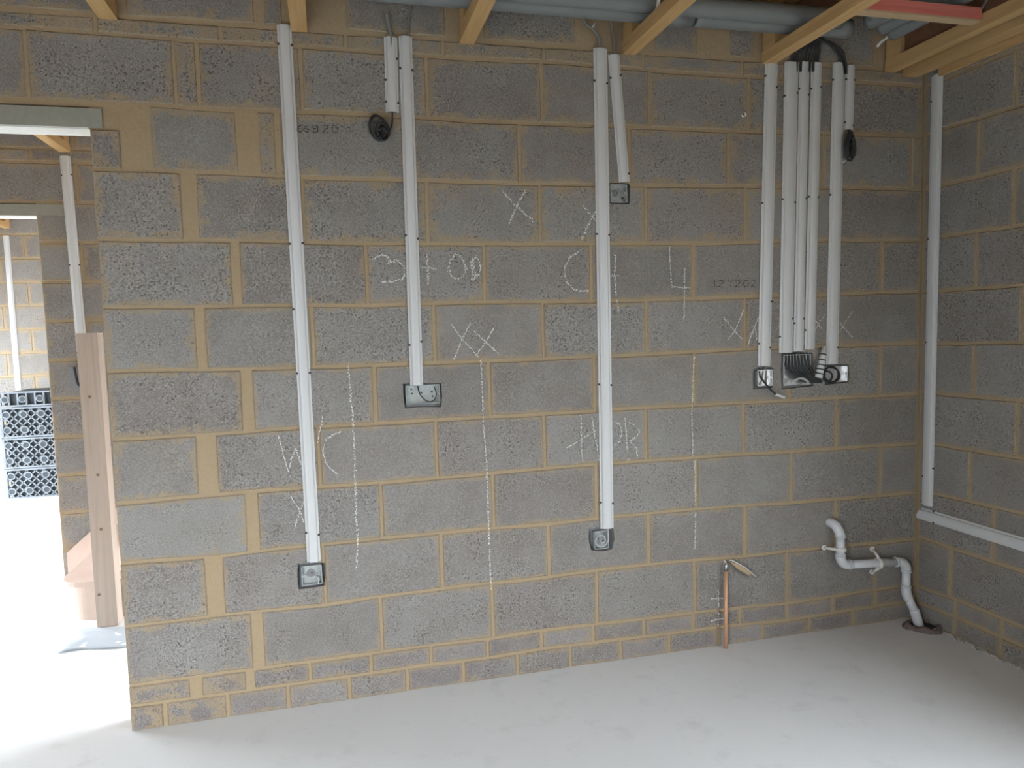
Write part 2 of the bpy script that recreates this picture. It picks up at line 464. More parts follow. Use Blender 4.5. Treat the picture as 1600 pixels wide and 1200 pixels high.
wr = wr.build('wall_right', 'mortar'); tag(wr, 'grey block wall on the right with white capping', kind='structure')
for c in range(-2, 12):
    jb, jt = JR[c], JR[c+1]; zm = (jb(-.3)+jt(-.3))/2
    yb = solve(PR[c], zm, 1, XR) if c in PR else (-.45 if c % 2 else -.62)
    step = .225 if c < 0 else .45
    ys = [0.0]; y = yb
    while y < -.02 - step: y += step
    while y > -1.75: ys.append(y); y -= step
    ys.append(-1.75-HT)
    for i in range(len(ys)-1):
        b, a = ys[i]-(HT if i else .008), ys[i+1]+HT
        if b-a < .02: continue
        ol = outline_rect(a, b, jb, jt, .006 if c < 0 else HV, .0018)
        masonry('plinth_brick' if c < 0 else 'concrete_block', 'block', RIGHT, ol, wr, proud=rnd.uniform(-.0015, .002), smear=.12 if c < 8 else .3)

# ------------------------------------------------------------------ hall wall, far wall, unseen walls
_cache = {}
def std_piece(frame, u, v, L, H, parent, name='concrete_block'):
    key = (frame is FAR, round(L, 2), round(H, 2), rnd.randrange(3))
    jb = lambda q: 0.0; jt = lambda q: H
    if key not in _cache:
        o = masonry(name, 'block', frame, outline_rect(0, L, jb, jt, 0, .002), parent, 0, .5); _cache[key] = o.data
    else:
        o = bpy.data.objects.new(name, _cache[key]); COL.objects.link(o); o.parent = parent; o['smear'] = .5
    o.location = frame.u*u + Vector((0, 0, v)); return o
HE = -1.965                      # right edge of the hall opening
def prism_wall(name, y0, edge, label):
    pts = [(edge, 0), (XR, 0), (XR, ZC), (XW, ZC), (XW, 2.18), (edge, 2.18)]
    m = MB().poly([(x, y0+.0045, z) for x, z in pts], (0, .0955, 0)); o = fixn(m.build(name, 'mortar')); return tag(o, label, kind='structure')
wh = prism_wall('wall_hall', YH, HE, 'block wall of the hall seen through the opening')
for c in range(-1, 12):
    z = Z0+CR*c+.008 if c < 10 else (2.418 if c == 10 else 2.493)
    H = .209 if c < 10 else (.062 if c == 10 else .2)
    if c == -1: z = .004; H = .148
    off = .225 if c % 2 else .45
    x = HE if c < 9 else HE-1.35 - (.225 if c % 2 else 0)
    L = off-.012
    if c >= 9: L = .438
    while x < -.6:
        std_piece(HALL, x, z, L, H, wh); x += L+.012; L = .438
lt2 = MB().box((-3.6, YH-.003, 2.112), (-1.80, YH+.102, 2.174)).build('lintel', 'lintel', wh)
sf2 = MB().box((-3.5, YH+.001, 2.1065), (HE-.004, YH+.098, 2.112)).build('lintel_soffit', 'lit_soffit', wh)  # hall lintel underside, same painted-in floor light
wf = MB().box((XW, YF+.0045, 0), (XR, YF+.1, ZC)).build('wall_far', 'mortar'); tag(wf, 'block wall at the far end of the next room', kind='structure')
for c in range(-1, 12):
    z = Z0+CR*c+.008 if c >= 0 else .004
    H = .209 if c >= 0 else .148
    if z+H > ZC: H = ZC-z
    x = -3.83 + (.225 if c % 2 else 0)
    while x < -1.9:
        std_piece(FAR, x, z, .438, H, wf); x += .45
def wall_with_holes(name, axis, v0, v1, a0, a1, holes, label):
    m = MB()
    def bx(p, q, z0, z1):
        if q-p < 1e-3 or z1-z0 < 1e-3: return
        if axis == 1: m.box((p, v0, z0), (q, v1, z1))
        else: m.box((v0, p, z0), (v1, q, z1))
    cur = a0
    for (p, q, z0, z1) in sorted(holes):
        bx(cur, p, 0, ZC); bx(p, q, 0, z0); bx(p, q, z1, ZC); cur = q
    bx(cur, a1, 0, ZC)
    o = m.build(name, 'plain'); return tag(o, label, kind='structure')
wall_with_holes('wall_back', 1, YB-.25, YB, XW, XR+.1, OP_BACK, 'rear block wall with a wide glazed opening')
wall_with_holes('wall_left', 0, XW-.25, XW, YB-.25, YF+.1, OP_LEFT, 'outer left block wall with door and window openings')

# ------------------------------------------------------------------ chased holes
def cut(objs, pts, depth):
    """pts: polygon of (x,z) on the front wall"""
    cm = MB().poly([(x, -.03, z) for x, z in pts], (0, depth+.03, 0)).build('cutter', None); fixn(cm)
    x0 = min(p[0] for p in pts)-.01; x1 = max(p[0] for p in pts)+.01; z0 = min(p[1] for p in pts)-.01; z1 = max(p[1] for p in pts)+.01
    dg = bpy.context.evaluated_depsgraph_get()
    todo = []
    for o in objs:
        xs = [v.co.x for v in o.data.vertices]; zs = [v.co.z for v in o.data.vertices]
        if min(xs) < x1 and max(xs) > x0 and min(zs) < z1 and max(zs) > z0:
            md = o.modifiers.new('cut', 'BOOLEAN'); md.object = cm; md.operation = 'DIFFERENCE'; md.solver = 'EXACT'; todo.append(o)
    bpy.context.view_layer.update(); dg = bpy.context.evaluated_depsgraph_get()
    for o in todo:
        me = bpy.data.meshes.new_from_object(o.evaluated_get(dg), preserve_all_data_layers=True, depsgraph=dg)
        o.modifiers.clear(); o.data = me
    bpy.data.objects.remove(cm)
    # liner tray of dust
    q = [Vector((x, 0, z)) for x, z in pts]; c = sum(q, Vector())/len(q)
    inn = [c+(p-c)*.985 for p in q]
    n = len(q); v = [(p.x, .004, p.z) for p in inn]+[(p.x, depth-.002, p.z) for p in inn]
    f = [tuple(range(n, 2*n))]+[(k, (k+1) % n, n+(k+1) % n, n+k) for k in range(n)]
    return mesh_obj('chased_recess', v, f, 'dust', wall)
def quad_px(pts, jit=0):
    return [fw(x+rnd.uniform(-jit, jit), y+rnd.uniform(-jit, jit)) for x, y in pts]
HOLES = {
'A': [(465,881),(484,878),(508,880),(509,900),(507,915),(485,919),(466,921),(465,900)],
'B': [(630,600),(660,598),(689,599),(691,618),(689,636),(660,636),(633,638),(630,618)],
'C': [(921,826),(940,824),(958,826),(960,842),(957,858),(942,862),(924,860),(920,843)],
'H': [(953,286),(970,285),(985,287),(985,302),(984,318),(968,320),(953,319),(952,300)],
'D': [(1177,575),(1192,573),(1208,575),(1209,590),(1207,606),(1192,607),(1177,608),(1176,591)],
'E': [(1221,551),(1245,550),(1270,551),(1273,580),(1270,603),(1245,606),(1221,608),(1220,578)],
'G': [(1288,571),(1306,569),(1326,570),(1328,584),(1326,597),(1306,600),(1289,601),(1287,586)]}
for k, pts in HOLES.items():
    cut(blocks+[wall], quad_px(pts, .5)[::-1], .024)

# ------------------------------------------------------------------ chalk and ink on the wall
def stroke_marks(name, strokes, mat, label, wpx=1.6, step=.0028, size=.0022, dens=.75):
    m = MB(); r2 = random.Random(len(label)*7+len(strokes))
    for st in strokes:
        pts = [fw(*p) for p in st]
        for (a, b) in zip(pts, pts[1:]):
            L = math.hypot(b[0]-a[0], b[1]-a[1]); n = max(1, int(L/step))
            for k in range(n):
                for rep in range(2):
                    if r2.random() > dens: continue
                    t = (k+r2.random())/n
                    x = a[0]+(b[0]-a[0])*t+r2.gauss(0, wpx*.001); z = a[1]+(b[1]-a[1])*t+r2.gauss(0, wpx*.001)
                    s = size*r2.uniform(.4, 1.25); i = len(m.v); n_ = 5; a0 = r2.random()*6
                    for j in range(n_):
                        m.v.append((x+s*math.cos(a0+j*6.283/n_)*r2.uniform(.6, 1.1), -.0042, z+s*math.sin(a0+j*6.283/n_)*r2.uniform(.6, 1.2)))
                    m.f.append(tuple(i+j for j in range(n_)))
    o = m.build(name, mat, wall); tag(o, label); return o
def cm(label, strokes, **k): return stroke_marks('chalk_mark', strokes, 'chalk', label, **k)
cm('chalk curved stroke and cross left of the noughts', [[(580,405),(597,398),(609,404),(605,412)],[(607,411),(620,406),(632,418),(634,427),(628,436),(615,440),(597,441)],[(667,398),(668,420),(669,445)],[(656,417),(682,421)],[(656,388),(660,388)]], wpx=2.2)
cm('two chalk noughts', [[(711,397),(703,408),(700,420),(705,432),(714,437),(722,433),(728,420),(724,408),(717,399),(711,397)],[(743,400),(735,412),(738,425),(737,438)],[(737,438),(746,431),(751,418),(747,406),(743,400)],[(738,405),(742,432)]], wpx=2.2)
cm('large chalk X on the upper wall', [[(783,297),(801,318),(818,333),(834,346)],[(821,296),(808,320),(800,338),(795,350)]], wpx=2)
cm('small chalk X beside the middle capping', [[(910,321),(924,338),(932,347)],[(930,330),(918,353),(908,375)]], wpx=2)
cm('chalk letter C', [[(907,392),(890,402),(881,420),(884,440),(895,452),(907,455),(919,454)]])
cm('chalk cross right of the middle capping', [[(961,397),(960,430),(962,462)],[(963,468),(966,487)],[(954,431),(967,431)]], dens=.65)
cm('chalk number 4', [[(1045,385),(1046,412),(1049,445),(1050,450)],[(1050,448),(1064,449),(1077,450)],[(1069,419),(1069,450),(1068,497)]])
cm('two chalk crosses XX', [[(704,506),(722,530),(747,557)],[(734,506),(722,530),(709,561)],[(740,517),(759,535),(780,554)],[(771,512),(759,535),(742,557)]], wpx=1.3, dens=.7)
cm('chalk X left of the right-hand cappings', [[(1130,496),(1145,515),(1159,531)],[(1161,485),(1148,516),(1136,531)]], wpx=1.3)
cm('chalk strokes cut off by the capping', [[(1167,541),(1175,518),(1184,497)],[(1179,513),(1182,530)]])
cm('faint chalk X between the cappings', [[(1272,500),(1284,515)],[(1289,491),(1280,503),(1272,517)]], wpx=1, dens=.5)
cm('faint chalk X right of the cappings', [[(1311,504),(1332,529)],[(1331,487),(1322,500),(1311,519)]], wpx=1, dens=.5)
cm('chalk letters WC', [[(435,680),(443,710),(451,737),(454,745)],[(451,737),(455,718),(462,701)],[(463,703),(471,727)],[(505,650),(502,665),(498,680),(497,692)],[(532,674),(520,679),(510,686),(504,705),(510,725),(519,734),(529,742)]], wpx=1.2, dens=.65)
cm('chalk X under the letters WC', [[(454,775),(468,797),(475,815)],[(475,784),(468,800),(461,822)]], wpx=1.1, dens=.6)
cm('left vertical dashed chalk line', [[(544,567),(546,600),(551,650),(554,712),(556,787),(559,850),(557,888)]], wpx=2, dens=.62)
cm('middle vertical dashed chalk line', [[(751,562),(753,600),(755,662),(760,725),(762,787),(764,850),(766,900),(767,921)]], wpx=1.6, dens=.66)
cm('right vertical dashed chalk line', [[(1084,556),(1082,600),(1080,650),(1082,712)],[(1085,720),(1086,787)],[(1086,800),(1086,825),(1085,857)]], wpx=1.6, dens=.68)
cm('chalk letters HOR', [[(907,647),(908,685),(909,721)],[(925,651),(927,675),(932,697),(936,720)],[(885,700),(908,686),(931,672)],[(959,660),(968,662),(971,677),(967,690),(960,696)],[(938,662),(946,660)],[(976,652),(978,680),(980,707)],[(980,659),(992,665),(999,675),(994,682),(983,689),(994,700),(995,713)],[(975,719),(984,717)]], wpx=1.3, dens=.68)
cm('upper small chalk cross by the copper pipe', [[(1122,920),(1122,947)],[(1110,935),(1129,934)]], wpx=1.3, dens=.9)
cm('lower small chalk cross by the copper pipe', [[(1122,954),(1122,977)],[(1110,970),(1119,967),(1131,966)]], wpx=1.3, dens=.95)
def ink(label, strokes): return stroke_marks('stamped_number', strokes, 'ink', label, wpx=.35, step=.0018, size=.0017, dens=.72)
def gl(ch, x, y, s):
    G = {'5': [[(8,0),(1,0),(0,4),(5,4),(8,7),(5,10),(0,10)]], '0': [[(2,0),(6,0),(8,3),(8,7),(6,10),(2,10),(0,7),(0,3),(2,0)]],
         '9': [[(8,5),(2,5),(0,2),(3,0),(8,1),(8,9),(5,10),(0,10)]], '2': [[(0,2),(3,0),(7,0),(8,3),(0,10),(9,10)]],
         '7': [[(0,1),(9,2),(8,4)]], '6': [[(8,0),(2,3),(0,7),(3,10),(7,10),(8,6),(2,5)]],
         '3': [[(0,0),(7,0),(4,4),(8,7),(5,10),(0,10)]], ':': [[(2,2),(3,3)],[(2,8),(3,9)]], '1': [[(1,2),(4,0),(4,10)],[(0,10),(8,10)]]}
    return [[(x+a*s, y+b*s*1.05+a*s*.08) for a, b in st] for st in G[ch]]
st = []
for ch, x in ((':',432),('6',464),('6',474),('9',488),('2',504),('0',519),('7',537)): st += gl(ch, x, 194+(x-432)*.03, 1.05)
ink('faded black stamped number on a block near the top', st)
st = []
for ch, x in (('1',1112),('2',1122),(':',1138),('2',1148),('0',1161),('2',1173)): st += gl(ch, x, 438, .95)
ink('faded stamped date on a block', st)

# ------------------------------------------------------------------ white cappings
PROF = [(-1, 0), (-1, .0016), (-.70, .0026), (-.64, .0080), (-.50, .0105), (-.2, .0118), (.2, .0118), (.50, .0105), (.64, .0080), (.70, .0026), (1, .0016), (1, 0)]
PINN = [(.96, 0), (.68, .0004), (.60, .0066), (.46, .0088), (.18, .0100), (-.18, .0100), (-.46, .0088), (-.60, .0066), (-.68, .0004), (-.96, 0)]
def capping(frame, p0, p1, wd, label, nails=(), mitre=(0, 0), lift=.0025, group=None, col='pvc'):
    """p0, p1: (u,v) centre ends on wall; nails: list of (t, side)"""
    a = Vector((p0[0], p0[1])); b = Vector((p1[0], p1[1])); d = (b-a).normalized(); s = Vector((-d.y, d.x)); hw = wd/2
    L = (b-a).length
    root = empty('cable_capping', frame.p(p1[0], p1[1], 0), label, 'cable capping', group)
    prof = PROF+PINN; n = len(prof); V = []
    for k, (e, mt) in enumerate(((a, mitre[0]), (b, mitre[1]))):
        for (q, h) in prof:
            pt = e + s*(q*hw) + d*(mt*q*hw)
            V.append(frame.p(pt.x, pt.y, h+lift))
    F = [(j, (j+1) % n, n+(j+1) % n, n+j) for j in range(n)]
    no = len(PROF)
    for e in (0, n):
        for j in range(no-1):
            # cap the shell thickness between outer j..j+1 and matching inner
            def inn(t): return no + max(0, min(len(PINN)-1, len(PINN)-1-(t-1)))
            q = (e+j, e+j+1, e+inn(j+1), e+inn(j))
            q2 = []
            for z in q:
                if z not in q2: q2.append(z)
            if len(q2) > 2: F.append(tuple(q2))
    o = mesh_obj('channel', V, F, col, root); o.matrix_parent_inverse = Matrix.Translation(-root.location); fixn(o)
    for (t, sd) in nails:
        pt = a + d*(L*t) + s*(sd*hw*.92)
        c = frame.p(pt.x, pt.y, lift+.0005); MB().disc(c, frame.d, .0045, .0035, 8).build('nail', 'nail', root)
    return root
GRP = None
def cap_px(tl, tr, bl, br, label, nails, frame=FRONT, f=fw, **k):
    A, B, C_, D_ = f(*tl), f(*tr), f(*bl), f(*br)
    p0 = ((A[0]+B[0])/2, (A[1]+B[1])/2); p1 = ((C_[0]+D_[0])/2, (C_[1]+D_[1])/2)
    wd = (math.hypot(A[0]-B[0], A[1]-B[1])+math.hypot(C_[0]-D_[0], C_[1]-D_[1]))/2
    def tt(y): # pixel row -> t along
        x = (tl[0]+tr[0])/2+((bl[0]+br[0])/2-(tl[0]+tr[0])/2)*(y-tl[1])/(bl[1]-tl[1])
        q = f(x, y); return (q[1]-p0[1])/(p1[1]-p0[1])
    ns = [(tt(y), s) for (y, s) in nails]
    return capping(frame, p0, p1, wd, label, ns, **k)
# frame u to the right: s = (-d.y, d.x) with d pointing down -> s = (+1,0): side +1 = right
cap_px((432.5,40),(455,40),(480,877),(501.5,877), 'long white capping at the left running down to the lowest box by the WC chalk', [(70,-1),(70.5,1),(381,-1),(380,1),(483,-1),(583,-1),(583,1),(831,-1),(836,1)])
cap_px((599.5,59),(620.5,59),(603,176),(623,176), 'short white capping above the black cable coil', [(92,1),(126,-1),(160,-1),(161,1)])
cap_px((622.5,58),(643.5,58),(641,601.5),(661,602), 'white capping ending at the double grey box, left of the XX chalk', [(108,-1),(110,1),(368,-1),(373,1),(539,-1),(534,1)])
cap_px((926.5,77),(948,76),(938,825),(958,825), 'tall white capping through the chalk HOR down to the low coiled cable', [(127,-1),(130,1),(366,-1),(367,1),(600,-1),(602,1),(784,-1),(787,1)])
cap_px((949.5,87),(967,86),(966.5,285),(983.5,285), 'narrow leaning white capping right of the tall one', [(122,-1),(118,1),(272,1)])
cap_px((1195,99),(1214,99),(1183,571.5),(1203,571.5), 'single white capping left of the group of three', [(120,-1),(136,1),(318,-1),(471,1),(537,-1),(543,1)])
cap_px((1225.5,98),(1246.3,98),(1216,551),(1237.7,551), 'leftmost white capping of the tight group of three', [(145,1),(151,-1),(312,-1),(316,1),(498,1),(526,-1)])
cap_px((1247.8,97.5),(1264,97.5),(1239.2,548),(1254.3,548), 'middle white capping of the tight group of three', [(140,-1),(148,1),(310,1),(505,-1),(498,1)])
cap_px((1266.3,99),(1284,99),(1256.8,546),(1271.5,546), 'rightmost white capping of the tight group of three', [(140,-1),(136,1),(308,-1),(308,1),(516,-1)])
cap_px((1300,99),(1320,99),(1290,569),(1308,569), 'long white capping right of the group of three, ending above the side-by-side cable coil', [(126,-1),(305,-1),(543,1)])
cap_px((1321,103),(1335,103),(1318.2,203.5),(1332,203.5), 'short white capping above the dark cable bundle at the right', [(125,-1),(125,1),(192,-1),(196,1)])
cap_px((1457.8,117),(1474,116),(1442.5,794),(1457.5,785), 'tall white capping in the corner on the right wall', [(156,1),(372,1),(535,1),(730,-1),(746,1)], RIGHT, rw, mitre=(0, 0))
A = rw(1449, 795); B = rw(1600, 834)
ha = rw(1443, 803); hb = rw(1457.5, 789); dz = .05
sl = (B[1]-A[1])/(B[0]-A[0])
capping(RIGHT, (-.012, A[1]-.028), (-1.70, A[1]-.028), .056, 'horizontal white capping along the right wall', [(.05, 1), (.05, -1), (.33, -1)], mitre=(-.6, 0))
hf = lambda px, py: (lambda p: (p.x, p.z))(on(1, YH, px, py))
ff = lambda px, py: (lambda p: (p.x, p.z))(on(1, YF, px, py))
cap_px((93,244),(110.5,244),(123.5,582),(139.5,582), 'white capping on the hall wall seen through the left opening', [(274,-1),(273,1),(414,-1),(414,1),(551,-1)], HALL, hf)
cap_px((5,368),(14,368),(24.5,612),(34,612), 'distant white capping above the stacked plastic crates', [], FAR, ff)

# ------------------------------------------------------------------ back boxes
def back_box(px, label, mat='box', depth=.021, knock=None):
    c = [fw(*p) for p in px]; x0 = (c[0][0]+c[3][0])/2; x1 = (c[1][0]+c[2][0])/2; z1 = (c[0][1]+c[1][1])/2; z0 = (c[2][1]+c[3][1])/2
    root = empty('back_box', ((x0+x1)/2, depth, z0), label, 'electrical box')
    t = .0022; m = MB(); yb = depth
    m.box((x0, -.001, z0), (x0+t, yb, z1)); m.box((x1-t, -.001, z0), (x1, yb, z1))
    m.box((x0, -.001, z0), (x1, yb, z0+t)); m.box((x0, -.001, z1-t), (x1, yb, z1)); m.box((x0, yb-t, z0), (x1, yb, z1))
    m.build('shell', mat, root)
    zc = (z0+z1)/2
    for sx in (x0+.007, x1-.007):
        MB().box((sx-.005, .001, zc-.005), (sx+.005, .003, zc+.005)).build('screw_lug', mat, root)
        MB().disc((sx, .0012, zc), (0, -1, 0), .0018, .0006, 8).build('lug_hole', 'nail', root)
    for (a, b, r) in (knock or [(.3, .6, .006), (.7, .35, .004)]):
        MB().disc((x0+(x1-x0)*a, yb-t, z0+(z1-z0)*b), (0, -1, 0), r, .0012, 14).build('knockout', 'box' if mat != 'box' else ('dust' if r > .01 else 'nail'), root)
    return root, (x0, x1, z0, z1)
bA, rA = back_box([(471,885),(503,882),(503.5,912),(471.5,915)], 'square grey metal box at the foot of the leftmost capping', knock=[(.45, .55, .016), (.5, .55, .003)])
bB, rB = back_box([(633,602),(687,601),(688,630),(635,632)], 'wide double grey metal box with one thin black cable', knock=[(.18, .78, .0035), (.2, .55, .003), (.48, .58, .003), (.8, .35, .0035), (.78, .6, .004)])
bC, rC = back_box([(928,830),(951,829),(951,857),(929,858)], 'small grey metal box holding the pale cable coil under the tall capping')
bH, rH = back_box([(954,288),(980,288),(980,316),(954,317)], 'square grey metal box below the leaning capping', knock=[(.35, .55, .014), (.8, .3, .006)])
bD, rD = back_box([(1183.5,578),(1207,578),(1207,602),(1184,604)], 'small shiny metal box below the single capping at the right', 'boxbright')
bE, rE = back_box([(1224,555),(1267,553),(1267,601),(1224,602)], 'large shiny metal box full of black cables below the group of three', 'boxbright', knock=[(.15, .2, .004), (.85, .75, .004)])
bG, rG = back_box([(1288,573),(1324,571),(1325,596),(1289,598)], 'grey metal box with a ringed cable coil, rightmost of the boxes', 'boxbright')
# dark box on the hall wall
h0 = hf(108, 574); h1 = hf(126, 609)
e = empty('back_box', (h0[0], YH, h1[1]), 'dark cable box on the hall wall behind the timber post', 'electrical box')
MB().box((h0[0], YH-.012, h1[1]), (h1[0]+.03, YH+.004, h0[1])).build('shell', 'dust', e)
MB().tube(smooth_path([(h0[0]+.03, YH-.015, h0[1]), (h0[0]+.05, YH-.03, h0[1]-.1), (h0[0]+.09, YH-.02, h1[1]+.02)]), .007).build('cable_tail', 'black', e)

# ------------------------------------------------------------------ cables
def q3(px, py, y): # point at depth y
    p = on(1, y, px, py); return Vector(p)
def cable(name, paths, r, mat, label, cat='cable', part='strand', n=6):
    p0 = q3(*paths[0][0])
    root = empty(name, p0, label, cat)
    for P in paths:
        MB().tube(smooth_path([q3(*p) for p in P], n), r, 8).build(part, mat, root, True)
    return root
# black coil below the short capping
def ring(cx, cy, a, b, rot, y, n=18, t0=0, t1=1.0, dy=0.0):
    out = []
    for k in range(n+1):
        t = 2*math.pi*(t0+(t1-t0)*k/n); x = a*math.cos(t); z = b*math.sin(t)
        out.append((cx+x*math.cos(rot)-z*math.sin(rot), cy+x*math.sin(rot)+z*math.cos(rot), y+dy*k/n))
    return out
cable('cable_coil', [[(612,160,-.006), (613,178,-.012), (612,196,-.018), (606,208,-.028)],
    ring(590, 200, 12, 21, -.28, -.012), ring(592, 201, 14, 20, -.32, -.020), ring(600, 207, 7, 12, -.1, -.016), ring(601, 206, 5, 10, 0, -.022), ring(600, 206, 4, 11, .2, -.028), ring(598, 207, 6, 9, .3, -.034), ring(597, 205, 10, 15, -.2, -.030), ring(599, 206, 8, 13, -.15, -.040), ring(596, 203, 12, 17, -.25, -.037),
    [(588,205,-.042), (598,201,-.046), (606,208,-.045)]], .0030, 'black', 'small coil of black cable hanging below the short left capping', 'cable coil', n=2)
_b = [[(1326,194,-.006), (1326,205,-.010), (1325,213,-.018)]]
for k in range(9):
    _b.append(ring(1327.5+rnd.uniform(-2.5, 2.5), 229+rnd.uniform(-4, 3), rnd.uniform(3.5, 10), rnd.uniform(15, 22), rnd.uniform(-.12, .12), -.012-.004*k))
cable('cable_coil', _b, .0042, 'black', 'dark bundled cable hanging below the short right capping', 'cable coil', n=2)
cable('cable_end', [[(1327,243,-.03),(1328,248,-.05)], [(1316,255,-.02),(1324,249,-.035)]], .0020, 'white', 'frayed white wire ends below the dark cable bundle', 'cable', n=2)
cable('cable', [[(940,100,-.006), (937,76,-.008), (936,60,-.012), (928,47,-.02), (915,36,-.04), (912,25,-.06)]], .0065, 'grey', 'thick grey cable bending into the top of the tall capping')
cable('cable', [[(961,110,-.006), (961,86,-.008), (959,60,-.012), (956,38,-.02), (955,25,-.03)]], .0045, 'grey', 'straight grey cable entering the leaning capping')
cable('cable', [[(925,43,-.05), (931,36,-.06)]], .004, 'lgrey', 'short pale cable offcut below the upper duct', n=2)
cable('cable', [[(610,80,-.006), (611,58,-.008), (607,40,-.008), (604,20,-.02)]], .008, 'grey', 'dark cable entering the short left capping from above')
cable('cable', [[(634,80,-.006), (638,56,-.008), (639,30,-.008), (641,10,-.02)]], .004, 'grey', 'thin grey cable entering the capping of the double box from above')
fan = []
for k in range(7):
    xb = 1238+k*6.5; xt = 1262+k*3.2
    fan.append([(xb, 112, -.007), (xb+.5, 96, -.010), (xb+5-k*.3, 78, -.022), (xt, 65, -.03), (xt+6, 58, -.035)])
for k in range(2):
    fan.append([(1322-k*4, 116, -.008), (1321-k*5, 97, -.012), (1315-k*6, 80+k*3, -.025), (1299-k*5, 67+k, -.03), (1278, 60, -.035)])
cable('cable_bundle', fan, .0052, 'black', 'fan of black cables spreading into the tops of the right-hand cappings', 'cable bundle')
# cables inside the boxes
cable('cable', [[(652,596,.010), (654,610,.012), (659,620,-.004), (668,627,-.008), (677,626,-.008), (682,616,-.006), (678,604,.004)]], .0022, 'black', 'thin black cable looping inside the double grey box')
cable('cable_coil', [[(950,820,.008), (950,835,-.004), (950,846,-.010), (941,854,-.012), (932,851,-.012), (931,843,-.010), (936,836,-.008), (944,838,-.006), (945,846,-.008), (938,848,-.008)]], .0036, 'lgrey', 'pale grey cable coiled in the low box under the tall capping', 'cable coil')
cable('cable', [[(489,905,-.002), (493,901,-.006), (498,905,-.004), (497,911,.004)]], .0035, 'lgrey', 'short pale cable loop in the square box at the lower left')
cable('cable', [[(961,305,.004), (964,296,-.004), (970,300,-.004), (971,309,.004)]], .0035, 'grey', 'grey cable loop in the box below the leaning capping')
cable('cable', [[(1186,562,.010), (1187,585,.002), (1195,598,-.012), (1204,609,-.022), (1212,616,-.026)]], .0042, 'black', 'black cable drooping out of the small shiny box')
cable('cable_end', [[(1212,616,-.026), (1226,621,-.028)]], .0062, 'pvc', 'white taped end of the drooping black cable', 'cable', n=2)
cable('cable', [[(1196,562,.010), (1197,580,.004), (1196,600,-.004)]], .0050, 'grey', 'grey cable inside the small shiny box')
inb = []
for k in range(8):
    x = 1227+k*4.9
    inb.append([(x, 538, .008), (x+1, 560, .004), (x+2+k*.4, 575, -.006), (1246+k*4, 590, -.014), (1262+k*3, 597, -.014), (1272+k, 592, -.012)])
cable('cable_bundle', inb, .0050, 'black', 'bundle of black cables sweeping across the large shiny box', 'cable bundle')
cable('cable', [[(1236,598,-.016), (1246,592,-.022), (1256,592,-.024), (1263,597,-.02)]], .0055, 'lgrey', 'pale cable curving over the black bundle in the large box')
# spiral wrapped white cable end
root = empty('wrapped_cable', q3(1280, 590, -.03), 'white wrapped cable with black bands leaning between the two right-hand boxes', 'cable')
a = q3(1279, 590, -.028); b = q3(1289, 541, -.020)
MB().tube([a, a.lerp(b, .6), b], .016, 12, rr=[.0165, .0145, .0095]).build('white_wrap', 'pvc', root, True)
for t in (.12, .26, .40, .56, .74):
    rr_ = (.0165-.002*t/.6 if t < .6 else .0145-.005*(t-.6)/.4)+.0012; d = (b-a).normalized()
    c = a.lerp(b, t); MB().tube([c-d*.0025, c+d*.0025], rr_, 12).build('black_band', 'black', root)
cable('cable_coil', [ring(1299, 585, 11, 12, 0, -.006), ring(1297, 586, 15, 12, .1, -.010, t0=-.3, t1=.3), ring(1293, 588, 7, 8, 0, -.012)], .0040, 'black', 'ringed black cable coil in the rightmost box', 'cable coil', n=2)
# white plug
p = q3(1162, 180, -.004)
e = empty('wall_plug', p, 'tiny white plastic plug stuck in a block near the top', 'wall plug')
MB().tube([p+Vector((0, .012, 0)), p+Vector((0, -.010, 0))], .008, 10).build('sleeve', 'white', e, True)
MB().disc(p+Vector((-.006, -.0102, 0)), (0, -1, 0), .0045, .001, 8).build('plug_hole', 'nail', e)

# ------------------------------------------------------------------ joists (open-web)
def joist(x, y1, y0, label, w_=.056, zb=JZ, top=ZC, grp='open-web joists overhead', web=True):
    root = empty('open_web_joist', (x, y1, zb), label, 'joist', grp)
    MB().box((x-w_/2, y0, zb), (x+w_/2, y1, zb+.047)).build('bottom_chord', 'joist', root)
    MB().box((x-w_/2, y0, top-.047), (x+w_/2, y1, top)).build('top_chord', 'joist', root)
    MB().box((x-w_/2+.004, y1-.085, zb+.047), (x+w_/2-.004, y1-.001, top-.047)).build('end_block', 'joist', root)
    if web:
        yy = y1-.98; h0 = zb+.030; h1 = top-.030
        while yy > y0+.3:
            for s in (-1, 1):
                xo = x+s*(w_/2+.0015)
                m = MB()
                for (ya, yb_) in ((yy+.15, yy), (yy, yy-.15)):
                    za, zb2 = (h1, h0) if ya == yy+.15 else (h0, h1)
                    m.poly([(xo-.001, ya+.012, za), (xo-.001, ya-.012, za), (xo-.001, yb_-.012, zb2), (xo-.001, yb_+.012, zb2)], (.002, 0, 0))
                m.box((xo-.001, yy-.05, zb+.006), (xo+.001, yy+.05, zb+.042))
                fixn(m.build('metal_web', 'steel', root))
            yy -= .62
    return root
LJ = ['timber joist at the far left over the opening', 'narrow slanting end of the timber joist left of the long left capping', 'timber joist just right of the top of the long left capping',
      'timber joist between the double-box capping and the tall middle capping', 'timber joist rising right from the top of the leaning capping', 'long timber joist crossing above the group of three cappings']
for x, lb in zip(JX, LJ): joist(x, -.002, YB, lb, grp=None)
jr = joist(2.040, -.002, YB, 'doubled timber joist left of the right wall, inner one', grp=None, web=False, w_=.05)
MB().box((2.036, YB, JZ+.048), (2.044, -.09, ZC-.048)).build('board_web', 'chipboard', jr)
joist(2.145, -.002, YB, 'doubled timber joist left of the right wall, outer one', grp=None, web=False, w_=.075, zb=2.452)
